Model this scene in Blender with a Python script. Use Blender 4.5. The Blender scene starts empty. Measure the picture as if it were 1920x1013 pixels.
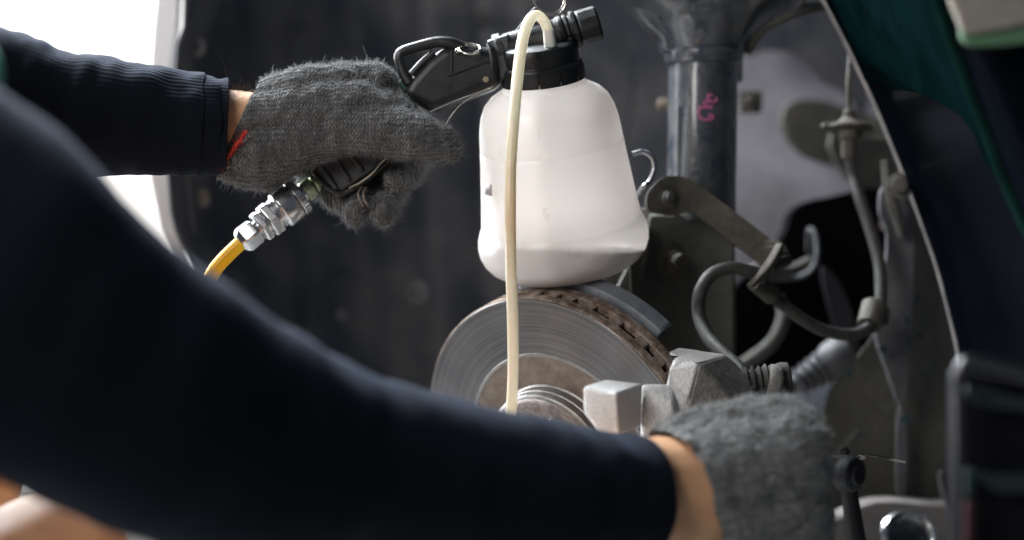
import bpy, bmesh, math, random
import numpy as np
from mathutils import Vector, Matrix, noise
random.seed(4); rng = np.random.default_rng(7)
C = bpy.context.scene.collection
# ------------------------------------------------------------------ camera, world, lamps
U = 0.0005            # metres per photograph pixel at the focus plane (y = 0)
DC = 2.0              # camera distance to that plane
cam = bpy.data.objects.new("camera", bpy.data.cameras.new("camera")); C.objects.link(cam)
cam.location = (0, -DC, 0.62); cam.rotation_euler = (math.pi/2, 0, 0)
cam.data.lens = 75; cam.data.sensor_width = 36; cam.data.clip_end = 100; cam.data.clip_start = 0.05
cam.data.dof.use_dof = True; cam.data.dof.focus_distance = DC - 0.06; cam.data.dof.aperture_fstop = 1.8
bpy.context.scene.camera = cam
W = bpy.data.worlds.new("World"); bpy.context.scene.world = W; W.use_nodes = True
W.node_tree.nodes["Background"].inputs[0].default_value = (0.62, 0.72, 0.9, 1)
W.node_tree.nodes["Background"].inputs[1].default_value = 0.11
vs = bpy.context.scene.view_settings
vs.view_transform = 'Standard'; vs.look = 'None'; vs.exposure = 0; vs.gamma = 1
def area(name, loc, target, size, energy, color, spread=180):
    l = bpy.data.lights.new(name, 'AREA'); l.energy = energy; l.shape = 'RECTANGLE'
    l.size, l.size_y = size; l.color = color; l.spread = math.radians(spread)
    o = bpy.data.objects.new(name, l); C.objects.link(o); o.location = loc
    d = Vector(target) - Vector(loc); o.rotation_euler = d.to_track_quat('-Z', 'Y').to_euler()
    return o
area("window_light", (-2.3, 1.5, 1.25), (-.1, 0, .65), (1.8, 1.7), 170, (0.95, 0.97, 1.0))
area("skylight_lamp", (-1.0, .9, 2.1), (-.2, 0, .68), (1.1, .9), 46, (0.9, 0.95, 1.0), 70)
area("front_fill", (-1.2, -1.5, 1.35), (-.02, 0, .6), (1.0, .9), 7, (1.0, 0.965, 0.94), 75)  # soft fill lamp added at front left to brighten bottle and hands

def P(px, py, Y=0.0):
    s = (DC + Y)/DC*U
    return Vector(((px-960)*s, Y, 0.62 + (506.5-py)*s))
def S(Y=0.0): return (DC+Y)/DC*U

# ------------------------------------------------------------------ materials
MATS = {}
def mat(name, col, rough=.5, metal=0, spec=.5, noise_amt=0., noise_scale=60, col2=None, bump=0., bump_scale=200,
        coat=0, sheen=0, sss=0, rvar=0, detail=6, thr=(.35,.7)):
    if name in MATS: return MATS[name]
    m = bpy.data.materials.new(name); m.use_nodes = True; nt = m.node_tree; N = nt.nodes; L = nt.links
    b = N["Principled BSDF"]
    b.inputs["Base Color"].default_value = (*col, 1); b.inputs["Roughness"].default_value = rough
    b.inputs["Metallic"].default_value = metal; b.inputs["Specular IOR Level"].default_value = spec
    b.inputs["Coat Weight"].default_value = coat; b.inputs["Sheen Weight"].default_value = sheen
    b.inputs["Sheen Roughness"].default_value = .5
    if sss:
        b.inputs["Subsurface Weight"].default_value = sss; b.inputs["Subsurface Scale"].default_value = .008
    tc = N.new("ShaderNodeTexCoord")
    if col2 is not None:
        n = N.new("ShaderNodeTexNoise"); n.inputs["Scale"].default_value = noise_scale; n.inputs["Detail"].default_value = detail
        n.inputs["Roughness"].default_value = .65
        L.new(tc.outputs["Object"], n.inputs["Vector"])
        r = N.new("ShaderNodeMapRange"); r.inputs[1].default_value = thr[0]; r.inputs[2].default_value = thr[1]
        L.new(n.outputs["Fac"], r.inputs[0])
        mx = N.new("ShaderNodeMix"); mx.data_type = 'RGBA'
        mx.inputs[6].default_value = (*col, 1); mx.inputs[7].default_value = (*col2, 1)
        L.new(r.outputs[0], mx.inputs[0]); L.new(mx.outputs[2], b.inputs["Base Color"])
        if rvar:
            rr = N.new("ShaderNodeMapRange"); rr.inputs[3].default_value = rough; rr.inputs[4].default_value = min(1, rough+rvar)
            L.new(r.outputs[0], rr.inputs[0]); L.new(rr.outputs[0], b.inputs["Roughness"])
    if bump:
        n2 = N.new("ShaderNodeTexNoise"); n2.inputs["Scale"].default_value = bump_scale; n2.inputs["Detail"].default_value = 4
        L.new(tc.outputs["Object"], n2.inputs["Vector"])
        bp = N.new("ShaderNodeBump"); bp.inputs["Strength"].default_value = 1; bp.inputs["Distance"].default_value = bump
        L.new(n2.outputs["Fac"], bp.inputs["Height"]); L.new(bp.outputs[0], b.inputs["Normal"])
    MATS[name] = m; return m

M_black = mat("black_plastic", (.005,.006,.007), .36, spec=.4, col2=(.010,.011,.012), noise_scale=40, bump=.0002, bump_scale=900, rvar=.2)
M_blackmatt = mat("black_rubber", (.012,.013,.016), .6, col2=(.03,.03,.03), noise_scale=50, bump=.0003, bump_scale=300)
M_green = mat("dark_green_plastic", (.008,.05,.035), .35, col2=(.01,.08,.055), noise_scale=80)
M_chrome = mat("plated_steel", (.62,.63,.65), .2, metal=1, col2=(.52,.52,.53), noise_scale=60, rvar=.12, bump=.00003, bump_scale=300)
M_zinc = mat("yellow_zinc", (.55,.62,.42), .25, metal=1, col2=(.4,.42,.32), noise_scale=120, rvar=.25)
M_brass = mat("brass_pin", (.6,.5,.3), .35, metal=1)
M_wire = mat("wire_steel", (.7,.66,.6), .25, metal=1)
M_yellow = mat("yellow_hose", (1.0,.62,.006), .35, col2=(.92,.52,.006), noise_scale=60, sss=.15)
M_skin = mat("skin", (.50,.27,.145), .5, col2=(.60,.35,.20), noise_scale=28, bump=.0006, bump_scale=420, sss=.12, rvar=.1)
M_rust = mat("rusty_iron", (.10,.065,.045), .9, metal=.1, col2=(.26,.21,.17), noise_scale=110, bump=.0012, bump_scale=420, thr=(.4,.62))
M_cast = mat("cast_alloy", (.72,.72,.71), .62, metal=.25, col2=(.42,.43,.43), noise_scale=600, bump=.0024, bump_scale=520, thr=(.5,.66))
M_castd = mat("dark_cast_alloy", (.11,.11,.105), .7, metal=.2, col2=(.22,.21,.19), noise_scale=160, bump=.0012, bump_scale=500)  # darker mottled cast alloy
M_liner = mat("dusty_inner_arch", (.032,.038,.052), .5, col2=(.15,.145,.145), noise_scale=9, bump=.002, bump_scale=45, rvar=.25, thr=(.42,.8))
M_apron = mat("inner_apron_paint", (.46,.46,.53), .5, col2=(.2,.2,.22), noise_scale=7, bump=.001, bump_scale=40)
M_mudd = mat("oily_dusty_metal", (.045,.045,.04), .65, col2=(.1,.095,.08), noise_scale=40, bump=.0015, bump_scale=220, rvar=.2)
M_bracket = mat("dusty_bracket", (.04,.036,.028), .7, col2=(.085,.075,.058), noise_scale=55, bump=.001, bump_scale=260)
M_hose = mat("dusty_rubber_hose", (.016,.016,.015), .6, col2=(.042,.042,.037), noise_scale=90, bump=.0008, bump_scale=400)
M_strut = mat("strut_paint", (.035,.042,.054), .24, coat=.9, col2=(.09,.09,.088), noise_scale=30, bump=.0008, bump_scale=160, rvar=.45, thr=(.42,.75))
M_pink = mat("pink_marker", (.6,.12,.3), .6, col2=(.4,.1,.25), noise_scale=300)
M_silver = mat("silver_fender_paint", (.78,.78,.8), .3, coat=.5)
M_fender = mat("black_car_paint", (.002,.003,.005), .22, spec=.12)
M_lip = mat("scuffed_lip", (.12,.12,.13), .45, col2=(.36,.33,.32), noise_scale=22)
M_splash = mat("olive_undersealed_metal", (.045,.044,.036), .7, col2=(.085,.08,.066), noise_scale=14, bump=.002, bump_scale=90)
M_ridge = mat("grey_undersealed_metal", (.05,.05,.055), .6, col2=(.095,.095,.10), noise_scale=22, bump=.002, bump_scale=90)
M_scuff = mat("teal_scuffs", (.008,.03,.035), .6)
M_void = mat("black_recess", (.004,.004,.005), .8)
M_teal = mat("teal_reflection", (.0012,.007,.0075), .9, col2=(.0004,.0025,.003), noise_scale=14, spec=.02)  # teal reflection in the wing, put into a sheet's colour
M_greenrefl = mat("green_reflection", (.006,.026,.021), .8, col2=(.004,.014,.011), noise_scale=30, spec=.05)  # green streak of the same reflection, as plain colour
M_beigerefl = mat("beige_reflection", (.27,.25,.21), .9, col2=(.22,.2,.17), noise_scale=40, bump=.002, bump_scale=400)  # beige reflection painted as a base colour
M_red = mat("dull_red", (.035,.004,.006), .6)
M_pale = mat("pale_grey_metal", (.22,.2,.185), .6, col2=(.15,.14,.13), noise_scale=20)
M_shield = mat("zinc_shield", (.10,.115,.13), .5, metal=.4, col2=(.2,.22,.24), noise_scale=30, bump=.0008, bump_scale=150)
M_floor = mat("concrete", (.2,.2,.2), .8, col2=(.3,.3,.29), noise_scale=6)
M_redyarn = mat("red_yarn", (.5,.04,.03), .9, bump=.002, bump_scale=700)

for m_, i_ in ((M_fender, 1.12), (M_teal, 1.1), (M_greenrefl, 1.1), (M_void, 1.1)): m_.node_tree.nodes["Principled BSDF"].inputs["IOR"].default_value = i_

def emission(name, col, s):
    m = bpy.data.materials.new(name); m.use_nodes = True; nt = m.node_tree; nt.nodes.clear()
    e = nt.nodes.new("ShaderNodeEmission"); o = nt.nodes.new("ShaderNodeOutputMaterial")
    e.inputs[0].default_value = (*col, 1); e.inputs[1].default_value = s; nt.links.new(e.outputs[0], o.inputs[0]); return m

def mat_bottle():
    m = bpy.data.materials.new("milky_polythene"); m.use_nodes = True; nt = m.node_tree; N = nt.nodes; L = nt.links
    b = N["Principled BSDF"]; out = N["Material Output"]
    b.inputs["Base Color"].default_value = (.86,.84,.825,1); b.inputs["Roughness"].default_value = .3
    b.inputs["Subsurface Weight"].default_value = .5; b.inputs["Subsurface Scale"].default_value = .012
    b.inputs["Subsurface Radius"].default_value = (1,.85,.75)
    tc = N.new("ShaderNodeTexCoord"); n = N.new("ShaderNodeTexNoise"); n.inputs["Scale"].default_value = 14
    L.new(tc.outputs["Object"], n.inputs["Vector"])
    bp = N.new("ShaderNodeBump"); bp.inputs["Distance"].default_value = .0012; L.new(n.outputs["Fac"], bp.inputs["Height"]); L.new(bp.outputs[0], b.inputs["Normal"])
    n2 = N.new("ShaderNodeTexNoise"); n2.inputs["Scale"].default_value = 46; n2.inputs["Detail"].default_value = 9; n2.inputs["Roughness"].default_value = .7
    L.new(tc.outputs["Object"], n2.inputs["Vector"]); mr = N.new("ShaderNodeMapRange"); mr.inputs[1].default_value = .60; mr.inputs[2].default_value = .78
    L.new(n2.outputs["Fac"], mr.inputs[0]); mc = N.new("ShaderNodeMix"); mc.data_type = 'RGBA'; mc.inputs[6].default_value = (.86,.84,.825,1); mc.inputs[7].default_value = (.5,.46,.42,1)
    L.new(mr.outputs[0], mc.inputs[0]); L.new(mc.outputs[2], b.inputs["Base Color"])
    tl = N.new("ShaderNodeBsdfTranslucent"); tl.inputs[0].default_value = (.85,.8,.75,1)
    tp = N.new("ShaderNodeBsdfTransparent"); tp.inputs[0].default_value = (.97,.94,.92,1)
    a = N.new("ShaderNodeMixShader"); a.inputs[0].default_value = .3
    c = N.new("ShaderNodeMixShader"); c.inputs[0].default_value = .25
    L.new(b.outputs[0], a.inputs[1]); L.new(tl.outputs[0], a.inputs[2])
    L.new(a.outputs[0], c.inputs[1]); L.new(tp.outputs[0], c.inputs[2]); L.new(c.outputs[0], out.inputs[0])
    return m
M_bottle = mat_bottle()
M_fluid = mat("brown_brake_fluid", (.09,.065,.045), .25, col2=(.13,.10,.07), noise_scale=10)

def mat_tube():
    m = bpy.data.materials.new("clear_vinyl_tube"); m.use_nodes = True; nt = m.node_tree; N = nt.nodes; L = nt.links
    b = N["Principled BSDF"]; out = N["Material Output"]; b.inputs["Roughness"].default_value = .22
    tc = N.new("ShaderNodeTexCoord"); sp = N.new("ShaderNodeSeparateXYZ"); L.new(tc.outputs["Object"], sp.inputs[0])
    n = N.new("ShaderNodeTexNoise"); n.inputs["Scale"].default_value = 25; L.new(tc.outputs["Object"], n.inputs["Vector"])
    ma = N.new("ShaderNodeMath"); ma.operation = 'MULTIPLY_ADD'; ma.inputs[1].default_value = .05; L.new(n.outputs["Fac"], ma.inputs[0]); L.new(sp.outputs[2], ma.inputs[2])
    r = N.new("ShaderNodeValToRGB"); e = r.color_ramp; 
    mr = N.new("ShaderNodeMapRange"); mr.inputs[1].default_value = -.22; mr.inputs[2].default_value = .22
    L.new(ma.outputs[0], mr.inputs[0]); L.new(mr.outputs[0], r.inputs[0])
    e.elements[0].position = .0; e.elements[0].color = (.86,.82,.70,1)
    e.elements[1].position = 1; e.elements[1].color = (.86,.85,.78,1)
    for p_, c_ in ((.3,(.84,.79,.66,1)),(.42,(.78,.66,.47,1)),(.52,(.72,.64,.47,1)),(.66,(.74,.72,.6,1)),(.78,(.78,.75,.62,1))):
        k = e.elements.new(p_); k.color = c_
    L.new(r.outputs[0], b.inputs["Base Color"])
    b.inputs["Subsurface Weight"].default_value = .4; b.inputs["Subsurface Scale"].default_value = .006
    tl = N.new("ShaderNodeBsdfTranslucent"); L.new(r.outputs[0], tl.inputs[0])
    a = N.new("ShaderNodeMixShader"); a.inputs[0].default_value = .4
    L.new(b.outputs[0], a.inputs[1]); L.new(tl.outputs[0], a.inputs[2]); L.new(a.outputs[0], out.inputs[0])
    return m
M_tube = mat_tube()

def mat_disc():
    m = bpy.data.materials.new("brushed_disc_steel"); m.use_nodes = True; nt = m.node_tree; N = nt.nodes; L = nt.links
    b = N["Principled BSDF"]; b.inputs["Metallic"].default_value = 1; b.inputs["Roughness"].default_value = .2
    b.inputs["Anisotropic"].default_value = .75
    tg = N.new("ShaderNodeTangent"); tg.direction_type = 'RADIAL'; tg.axis = 'Z'; L.new(tg.outputs[0], b.inputs["Tangent"])
    tc = N.new("ShaderNodeTexCoord"); vm = N.new("ShaderNodeVectorMath"); vm.operation = 'LENGTH'; L.new(tc.outputs["Object"], vm.inputs[0])
    cb = N.new("ShaderNodeCombineXYZ"); L.new(vm.outputs["Value"], cb.inputs[0])
    n = N.new("ShaderNodeTexNoise"); n.inputs["Scale"].default_value = 900; n.inputs["Detail"].default_value = 3; L.new(cb.outputs[0], n.inputs["Vector"])
    n2 = N.new("ShaderNodeTexNoise"); n2.inputs["Scale"].default_value = 300; n2.inputs["Detail"].default_value = 6; L.new(cb.outputs[0], n2.inputs["Vector"])
    n3 = N.new("ShaderNodeTexNoise"); n3.inputs["Scale"].default_value = 16; n3.inputs["Detail"].default_value = 8; L.new(tc.outputs["Object"], n3.inputs["Vector"])
    r = N.new("ShaderNodeMix"); r.data_type = 'RGBA'; r.inputs[6].default_value = (.055,.053,.058,1); r.inputs[7].default_value = (.23,.22,.222,1)
    ad = N.new("ShaderNodeMath"); ad.operation = 'MULTIPLY_ADD'; ad.inputs[1].default_value = .9; L.new(n3.outputs["Fac"], ad.inputs[0])
    mr = N.new("ShaderNodeMapRange"); mr.inputs[1].default_value = .3; mr.inputs[2].default_value = .7; mr.inputs[3].default_value = -.25; mr.inputs[4].default_value = .4
    L.new(n2.outputs["Fac"], mr.inputs[0]); L.new(mr.outputs[0], ad.inputs[2]); L.new(ad.outputs[0], r.inputs[0]); L.new(r.outputs[2], b.inputs["Base Color"])
    bp = N.new("ShaderNodeBump"); bp.inputs["Distance"].default_value = .00007; bp.inputs["Strength"].default_value = .7
    L.new(n.outputs["Fac"], bp.inputs["Height"]); L.new(bp.outputs[0], b.inputs["Normal"])
    return m
M_disc = mat_disc()
M_hat = mat("machined_hat", (.30,.30,.30), .42, metal=.8, col2=(.2,.185,.17), noise_scale=60, bump=.0004, bump_scale=300)
M_recess = mat("brown_hat_recess", (.15,.115,.09), .65, metal=.4, col2=(.26,.22,.185), noise_scale=50, bump=.0006, bump_scale=300)
M_hub = mat("pitted_hub_face", (.30,.27,.25), .55, metal=.5, col2=(.13,.10,.09), noise_scale=130, bump=.0008, bump_scale=400)

def mat_knit(name, dark, light):
    """ribbed knit: wales run along the hand, coordinates from the mesh attribute 'knit' (metres)"""
    m = bpy.data.materials.new(name); m.use_nodes = True; nt = m.node_tree; N = nt.nodes; L = nt.links
    b = N["Principled BSDF"]; b.inputs["Roughness"].default_value = .95; b.inputs["Specular IOR Level"].default_value = .1
    b.inputs["Sheen Weight"].default_value = .35; b.inputs["Sheen Roughness"].default_value = .6
    at = N.new("ShaderNodeAttribute"); at.attribute_name = "knit"; sp = N.new("ShaderNodeSeparateXYZ")
    n0 = N.new("ShaderNodeTexNoise"); n0.inputs["Scale"].default_value = 55; n0.inputs["Detail"].default_value = 3; L.new(at.outputs["Vector"], n0.inputs["Vector"])
    vm = N.new("ShaderNodeVectorMath"); vm.operation = 'MULTIPLY_ADD'; L.new(n0.outputs["Color"], vm.inputs[0]); vm.inputs[1].default_value = (.006,.006,0); L.new(at.outputs["Vector"], vm.inputs[2])
    L.new(vm.outputs[0], sp.inputs[0])
    def M(op, a, bb=None):
        k = N.new("ShaderNodeMath"); k.operation = op
        for i, v in enumerate((a, bb)):
            if v is None: continue
            if isinstance(v, (int, float)): k.inputs[i].default_value = v
            else: L.new(v, k.inputs[i])
        return k.outputs[0]
    row = M('SINE', M('MULTIPLY', sp.outputs[0], 2*math.pi/.0032))
    wale = M('ABSOLUTE', M('SINE', M('ADD', M('MULTIPLY', sp.outputs[1], math.pi/.0042), M('MULTIPLY', row, .5))))
    h = M('ADD', M('MULTIPLY', wale, .8), M('MULTIPLY', row, .15))
    n = N.new("ShaderNodeTexNoise"); n.inputs["Scale"].default_value = 260; n.inputs["Detail"].default_value = 5; L.new(at.outputs["Vector"], n.inputs["Vector"])
    nb = N.new("ShaderNodeTexNoise"); nb.inputs["Scale"].default_value = 22; nb.inputs["Detail"].default_value = 4; L.new(at.outputs["Vector"], nb.inputs["Vector"])
    hh = M('ADD', h, M('MULTIPLY', n.outputs["Fac"], .8))
    bp = N.new("ShaderNodeBump"); bp.inputs["Distance"].default_value = .0035; L.new(hh, bp.inputs["Height"]); L.new(bp.outputs[0], b.inputs["Normal"])
    f = M('MULTIPLY', M('ADD', M('MULTIPLY', h, .55), M('MULTIPLY', nb.outputs["Fac"], 1.0)), M('ADD', n.outputs["Fac"], .1))
    mx = N.new("ShaderNodeMix"); mx.data_type = 'RGBA'; mx.inputs[6].default_value = (*dark,1); mx.inputs[7].default_value = (*light,1)
    L.new(f, mx.inputs[0]); L.new(mx.outputs[2], b.inputs["Base Color"])
    return m
M_glove = mat_knit("grey_cotton_knit", (.012,.0125,.014), (.14,.142,.142))

def mat_shirt():
    m = bpy.data.materials.new("navy_black_jersey"); m.use_nodes = True; nt = m.node_tree; N = nt.nodes; L = nt.links
    b = N["Principled BSDF"]; b.inputs["Roughness"].default_value = .95; b.inputs["Specular IOR Level"].default_value = .08
    b.inputs["Sheen Weight"].default_value = .06; b.inputs["Sheen Tint"].default_value = (.5,.65,1,1)
    at = N.new("ShaderNodeAttribute"); at.attribute_name = "knit"; sp = N.new("ShaderNodeSeparateXYZ"); L.new(at.outputs["Vector"], sp.inputs[0])
    k = N.new("ShaderNodeMath"); k.operation = 'MULTIPLY'; k.inputs[1].default_value = 2*math.pi/.0042; L.new(sp.outputs[1], k.inputs[0])
    s = N.new("ShaderNodeMath"); s.operation = 'SINE'; L.new(k.outputs[0], s.inputs[0])
    mu = N.new("ShaderNodeMath"); mu.operation = 'MULTIPLY'; L.new(s.outputs[0], mu.inputs[0]); L.new(sp.outputs[2], mu.inputs[1])
    n = N.new("ShaderNodeTexNoise"); n.inputs["Scale"].default_value = 700; L.new(at.outputs["Vector"], n.inputs["Vector"])
    ad = N.new("ShaderNodeMath"); L.new(mu.outputs[0], ad.inputs[0]); L.new(n.outputs["Fac"], ad.inputs[1])
    bp = N.new("ShaderNodeBump"); bp.inputs["Distance"].default_value = .00012; L.new(ad.outputs[0], bp.inputs["Height"]); L.new(bp.outputs[0], b.inputs["Normal"])
    b.inputs["Base Color"].default_value = (.0045,.006,.0095,1)
    return m
M_shirt = mat_shirt()

def mat_fuzz(name, col):
    m = bpy.data.materials.new(name); m.use_nodes = True; nt = m.node_tree; N = nt.nodes; L = nt.links; N.clear()
    o = N.new("ShaderNodeOutputMaterial"); d = N.new("ShaderNodeBsdfDiffuse"); t = N.new("ShaderNodeBsdfTranslucent")
    hi = N.new("ShaderNodeHairInfo"); mx = N.new("ShaderNodeMix"); mx.data_type = 'RGBA'
    mx.inputs[6].default_value = (*[c*.35 for c in col],1); mx.inputs[7].default_value = (*[min(1,c*1.7) for c in col],1)
    L.new(hi.outputs["Random"], mx.inputs[0]); L.new(mx.outputs[2], d.inputs[0]); L.new(mx.outputs[2], t.inputs[0])
    a = N.new("ShaderNodeMixShader"); a.inputs[0].default_value = .4; L.new(d.outputs[0], a.inputs[1]); L.new(t.outputs[0], a.inputs[2]); L.new(a.outputs[0], o.inputs[0])
    return m
M_fuzz = mat_fuzz("grey_wool_fibre", (.165,.168,.17)); M_lint = mat_fuzz("dark_cotton_lint", (.06,.065,.08)); M_bodyhair = mat_fuzz("dark_body_hair", (.02,.015,.01))

# ------------------------------------------------------------------ builders
WM = {}   # world matrix of every object, kept by hand
def put(o, parent=None, M=None):
    M = M or Matrix.Identity(4); C.objects.link(o); WM[o.name] = M
    if parent is not None:
        o.parent = parent; o.matrix_parent_inverse = WM[parent.name].inverted()
    o.matrix_basis = M
    return o
def thing(name, label, cat, loc):
    o = bpy.data.objects.new(name, None); o.empty_display_size = .05; put(o, None, Matrix.Translation(Vector(loc)))
    o['label'] = label; o['category'] = cat; return o
def mk(name, verts, faces, m, parent=None, smooth=True, bevel=0, sub=0, M=None, solid=0, center=True, seg=2, auto=True):
    me = bpy.data.meshes.new(name); V = [Vector(v) for v in verts]
    if M is None:
        c = sum(V, Vector())/len(V) if center else Vector(); M = Matrix.Translation(c); V = [v-c for v in V]
    me.from_pydata([tuple(v) for v in V], [], faces); me.validate()
    bm = bmesh.new(); bm.from_mesh(me); bmesh.ops.recalc_face_normals(bm, faces=bm.faces); bm.to_mesh(me); bm.free()
    me.materials.append(m)
    o = bpy.data.objects.new(name, me); put(o, parent, M)
    if solid: k = o.modifiers.new("s", 'SOLIDIFY'); k.thickness = solid; k.offset = 0
    if sub: k = o.modifiers.new("u", 'SUBSURF'); k.levels = sub; k.render_levels = sub
    if bevel:
        k = o.modifiers.new("b", 'BEVEL'); k.width = bevel; k.segments = seg; k.limit_method = 'ANGLE'; k.angle_limit = math.radians(35)
        k.harden_normals = True
    if smooth:
        me.polygons.foreach_set("use_smooth", [True]*len(me.polygons))
        if auto and not sub:
            me.set_sharp_from_angle(angle=math.radians(38))
    return o
def frame(origin, axis, xhint=(1,0,0)):
    z = Vector(axis).normalized(); x = Vector(xhint); x = (x - z*x.dot(z)).normalized(); y = z.cross(x)
    M = Matrix((x, y, z)).transposed().to_4x4(); M.translation = origin; return M
def lathe(name, prof, M, m, parent=None, seg=64, **k):
    """prof: (radius, height) in photograph pixels, turned about the local z axis"""
    V = []; F = []
    n = len(prof)
    for r, h in prof:
        for i in range(seg):
            a = 2*math.pi*i/seg; V.append((r*U*math.cos(a), r*U*math.sin(a), h*U))
    for j in range(n-1):
        for i in range(seg):
            F.append((j*seg+i, j*seg+(i+1)%seg, (j+1)*seg+(i+1)%seg, (j+1)*seg+i))
    if prof[0][0] > .01: F.append(tuple(range(seg))[::-1])
    if prof[-1][0] > .01: F.append(tuple((n-1)*seg+i for i in range(seg)))
    bm = bmesh.new(); bv = [bm.verts.new(v) for v in V]
    for f in F:
        try: bm.faces.new([bv[i] for i in f])
        except ValueError: pass
    bmesh.ops.remove_doubles(bm, verts=bm.verts, dist=1e-6)
    bmesh.ops.recalc_face_normals(bm, faces=bm.faces)
    me = bpy.data.meshes.new(name); bm.to_mesh(me); bm.free(); me.materials.append(m)
    bev = k.get('bevel', 0)
    o = bpy.data.objects.new(name, me); put(o, parent, M)
    me.polygons.foreach_set("use_smooth", [True]*len(me.polygons)); me.set_sharp_from_angle(angle=math.radians(32))
    if bev: q = o.modifiers.new("b", 'BEVEL'); q.width = bev; q.segments = 2; q.limit_method = 'ANGLE'; q.angle_limit = math.radians(32)
    return o
def cyl(name, p0, p1, r, m, parent=None, seg=32, r1=None, bevel=.0008, xh=(0,0,1)):
    p0, p1 = Vector(p0), Vector(p1); L_ = (p1-p0).length/U
    return lathe(name, [(r, 0), (r1 if r1 is not None else r, L_)], frame(p0, p1-p0, xh if abs((p1-p0).normalized().dot(Vector(xh)))<.95 else (1,0,0)), m, parent, seg, bevel=bevel)
def spline(pts, n=12):
    pts = [Vector(p) for p in pts]; out = []
    Q = [2*pts[0]-pts[1]] + pts + [2*pts[-1]-pts[-2]]
    for i in range(1, len(Q)-2):
        for j in range(n):
            t = j/n; a, b, c, d = Q[i-1], Q[i], Q[i+1], Q[i+2]
            out.append(.5*((2*b)+(c-a)*t+(2*a-5*b+4*c-d)*t*t+(3*b-a-3*c+d)*t**3))
    out.append(pts[-1]); return out
def tube(name, pts, r, m, parent=None, seg=14, n=12, flat=1.0, closed=False, straight=False):
    """pts: world points; r: pixels (number or one per control point)"""
    rs = [r]*len(pts) if isinstance(r, (int, float)) else list(r)
    if straight: p = [Vector(q) for q in pts]; rr = rs
    else:
        p = spline(pts, n); rr = []
        for i in range(len(pts)-1):
            for j in range(n): rr.append(rs[i]+(rs[i+1]-rs[i])*j/n)
        rr.append(rs[-1])
    V = []; F = []; prev = None; N_ = len(p)
    for i, q in enumerate(p):
        t = (p[min(i+1, N_-1)]-p[max(i-1, 0)]).normalized()
        if closed: t = (p[(i+1) % N_]-p[i-1]).normalized()
        if prev is None:
            h = Vector((0,1,0)) if abs(t.y) < .9 else Vector((1,0,0)); x = (h-t*h.dot(t)).normalized()
        else: x = (prev-t*prev.dot(t)).normalized()
        prev = x; y = t.cross(x)
        for k in range(seg):
            a = 2*math.pi*k/seg; V.append(q+(x*math.cos(a)+y*math.sin(a)*flat)*rr[i]*U)
    for i in range(N_-1 if not closed else N_):
        j = (i+1) % N_
        for k in range(seg): F.append((i*seg+k, i*seg+(k+1)%seg, j*seg+(k+1)%seg, j*seg+k))
    if not closed: F.append(tuple(range(seg))[::-1]); F.append(tuple((N_-1)*seg+k for k in range(seg)))
    return mk(name, V, F, m, parent)
def ring(name, c, r, rt, m, parent, normal=(0,-1,0), turns=1.0, xs=1.0):
    M = frame(c, normal); n = 40
    pts = [M @ Vector((r*U*xs*math.cos(2*math.pi*i/n), r*U*math.sin(2*math.pi*i/n), 0)) for i in range(n)]
    return tube(name, pts, rt, m, parent, seg=8, closed=True, straight=True)
def hull(name, pts, m, parent=None, bevel=.0012, smooth=True, seg=3, dy=0):
    """convex solid from (px, py, Y) points"""
    if name.split('_')[0] in ('caliper', 'brake'): pts = [(a, b, c-.13) for a, b, c in pts]
    bm = bmesh.new()
    W_ = [P(*p) for p in pts]; c = sum(W_, Vector())/len(W_)
    for w in W_: bm.verts.new(w-c)
    r = bmesh.ops.convex_hull(bm, input=bm.verts)
    junk = [e for e in r['geom_interior'] if isinstance(e, bmesh.types.BMVert)]
    if junk: bmesh.ops.delete(bm, geom=junk, context='VERTS')
    bmesh.ops.dissolve_limit(bm, angle_limit=.03, verts=bm.verts, edges=bm.edges)
    me = bpy.data.meshes.new(name); bm.to_mesh(me); bm.free(); me.materials.append(m)
    o = bpy.data.objects.new(name, me); put(o, parent, Matrix.Translation(c))
    if bevel: q = o.modifiers.new("b", 'BEVEL'); q.width = bevel; q.segments = seg; q.limit_method = 'ANGLE'; q.angle_limit = math.radians(20); q.harden_normals = True
    me.polygons.foreach_set("use_smooth", [True]*len(me.polygons)); me.set_sharp_from_angle(angle=math.radians(30))
    return o
def prism(name, outline, Y, depth, m, parent=None, bevel=.001, Yf=None, seg=2):
    """polygon in photograph pixels at depth Y (or Yf(px,py)), extruded away from the camera"""
    n = len(outline); V = []
    for x, y in outline: V.append(P(x, y, Yf(x, y) if Yf else Y))
    V += [v+Vector((0, depth, 0)) for v in V]
    F = [tuple(range(n)), tuple(range(2*n-1, n-1, -1))]+[(i, (i+1)%n, (i+1)%n+n, i+n) for i in range(n)]
    return mk(name, V, F, m, parent, bevel=bevel, seg=seg)
def smoothpoly(outline, n=5):
    k = len(outline); Q = outline; out = []
    for i in range(k):
        a, b, c, d = [Vector(Q[(i+j) % k]) for j in (-1,0,1,2)]
        for j in range(n):
            t = j/n; v = .5*((2*b)+(c-a)*t+(2*a-5*b+4*c-d)*t*t+(3*b-a-3*c+d)*t**3); out.append((v.x, v.y))
    return out
def bolt(name, c, r, m, parent, axis=(0,-1,0), l=10, washer=True):
    M = frame(Vector(c), axis)
    pr = ([(r*1.45, 0), (r*1.45, 2.5)] if washer else []) + [(r, 2.5), (r, l), (r*.85, l+2)]
    h = lathe(name, pr, M, m, parent, seg=6 if not washer else 12, bevel=.0004)
    return h

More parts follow.
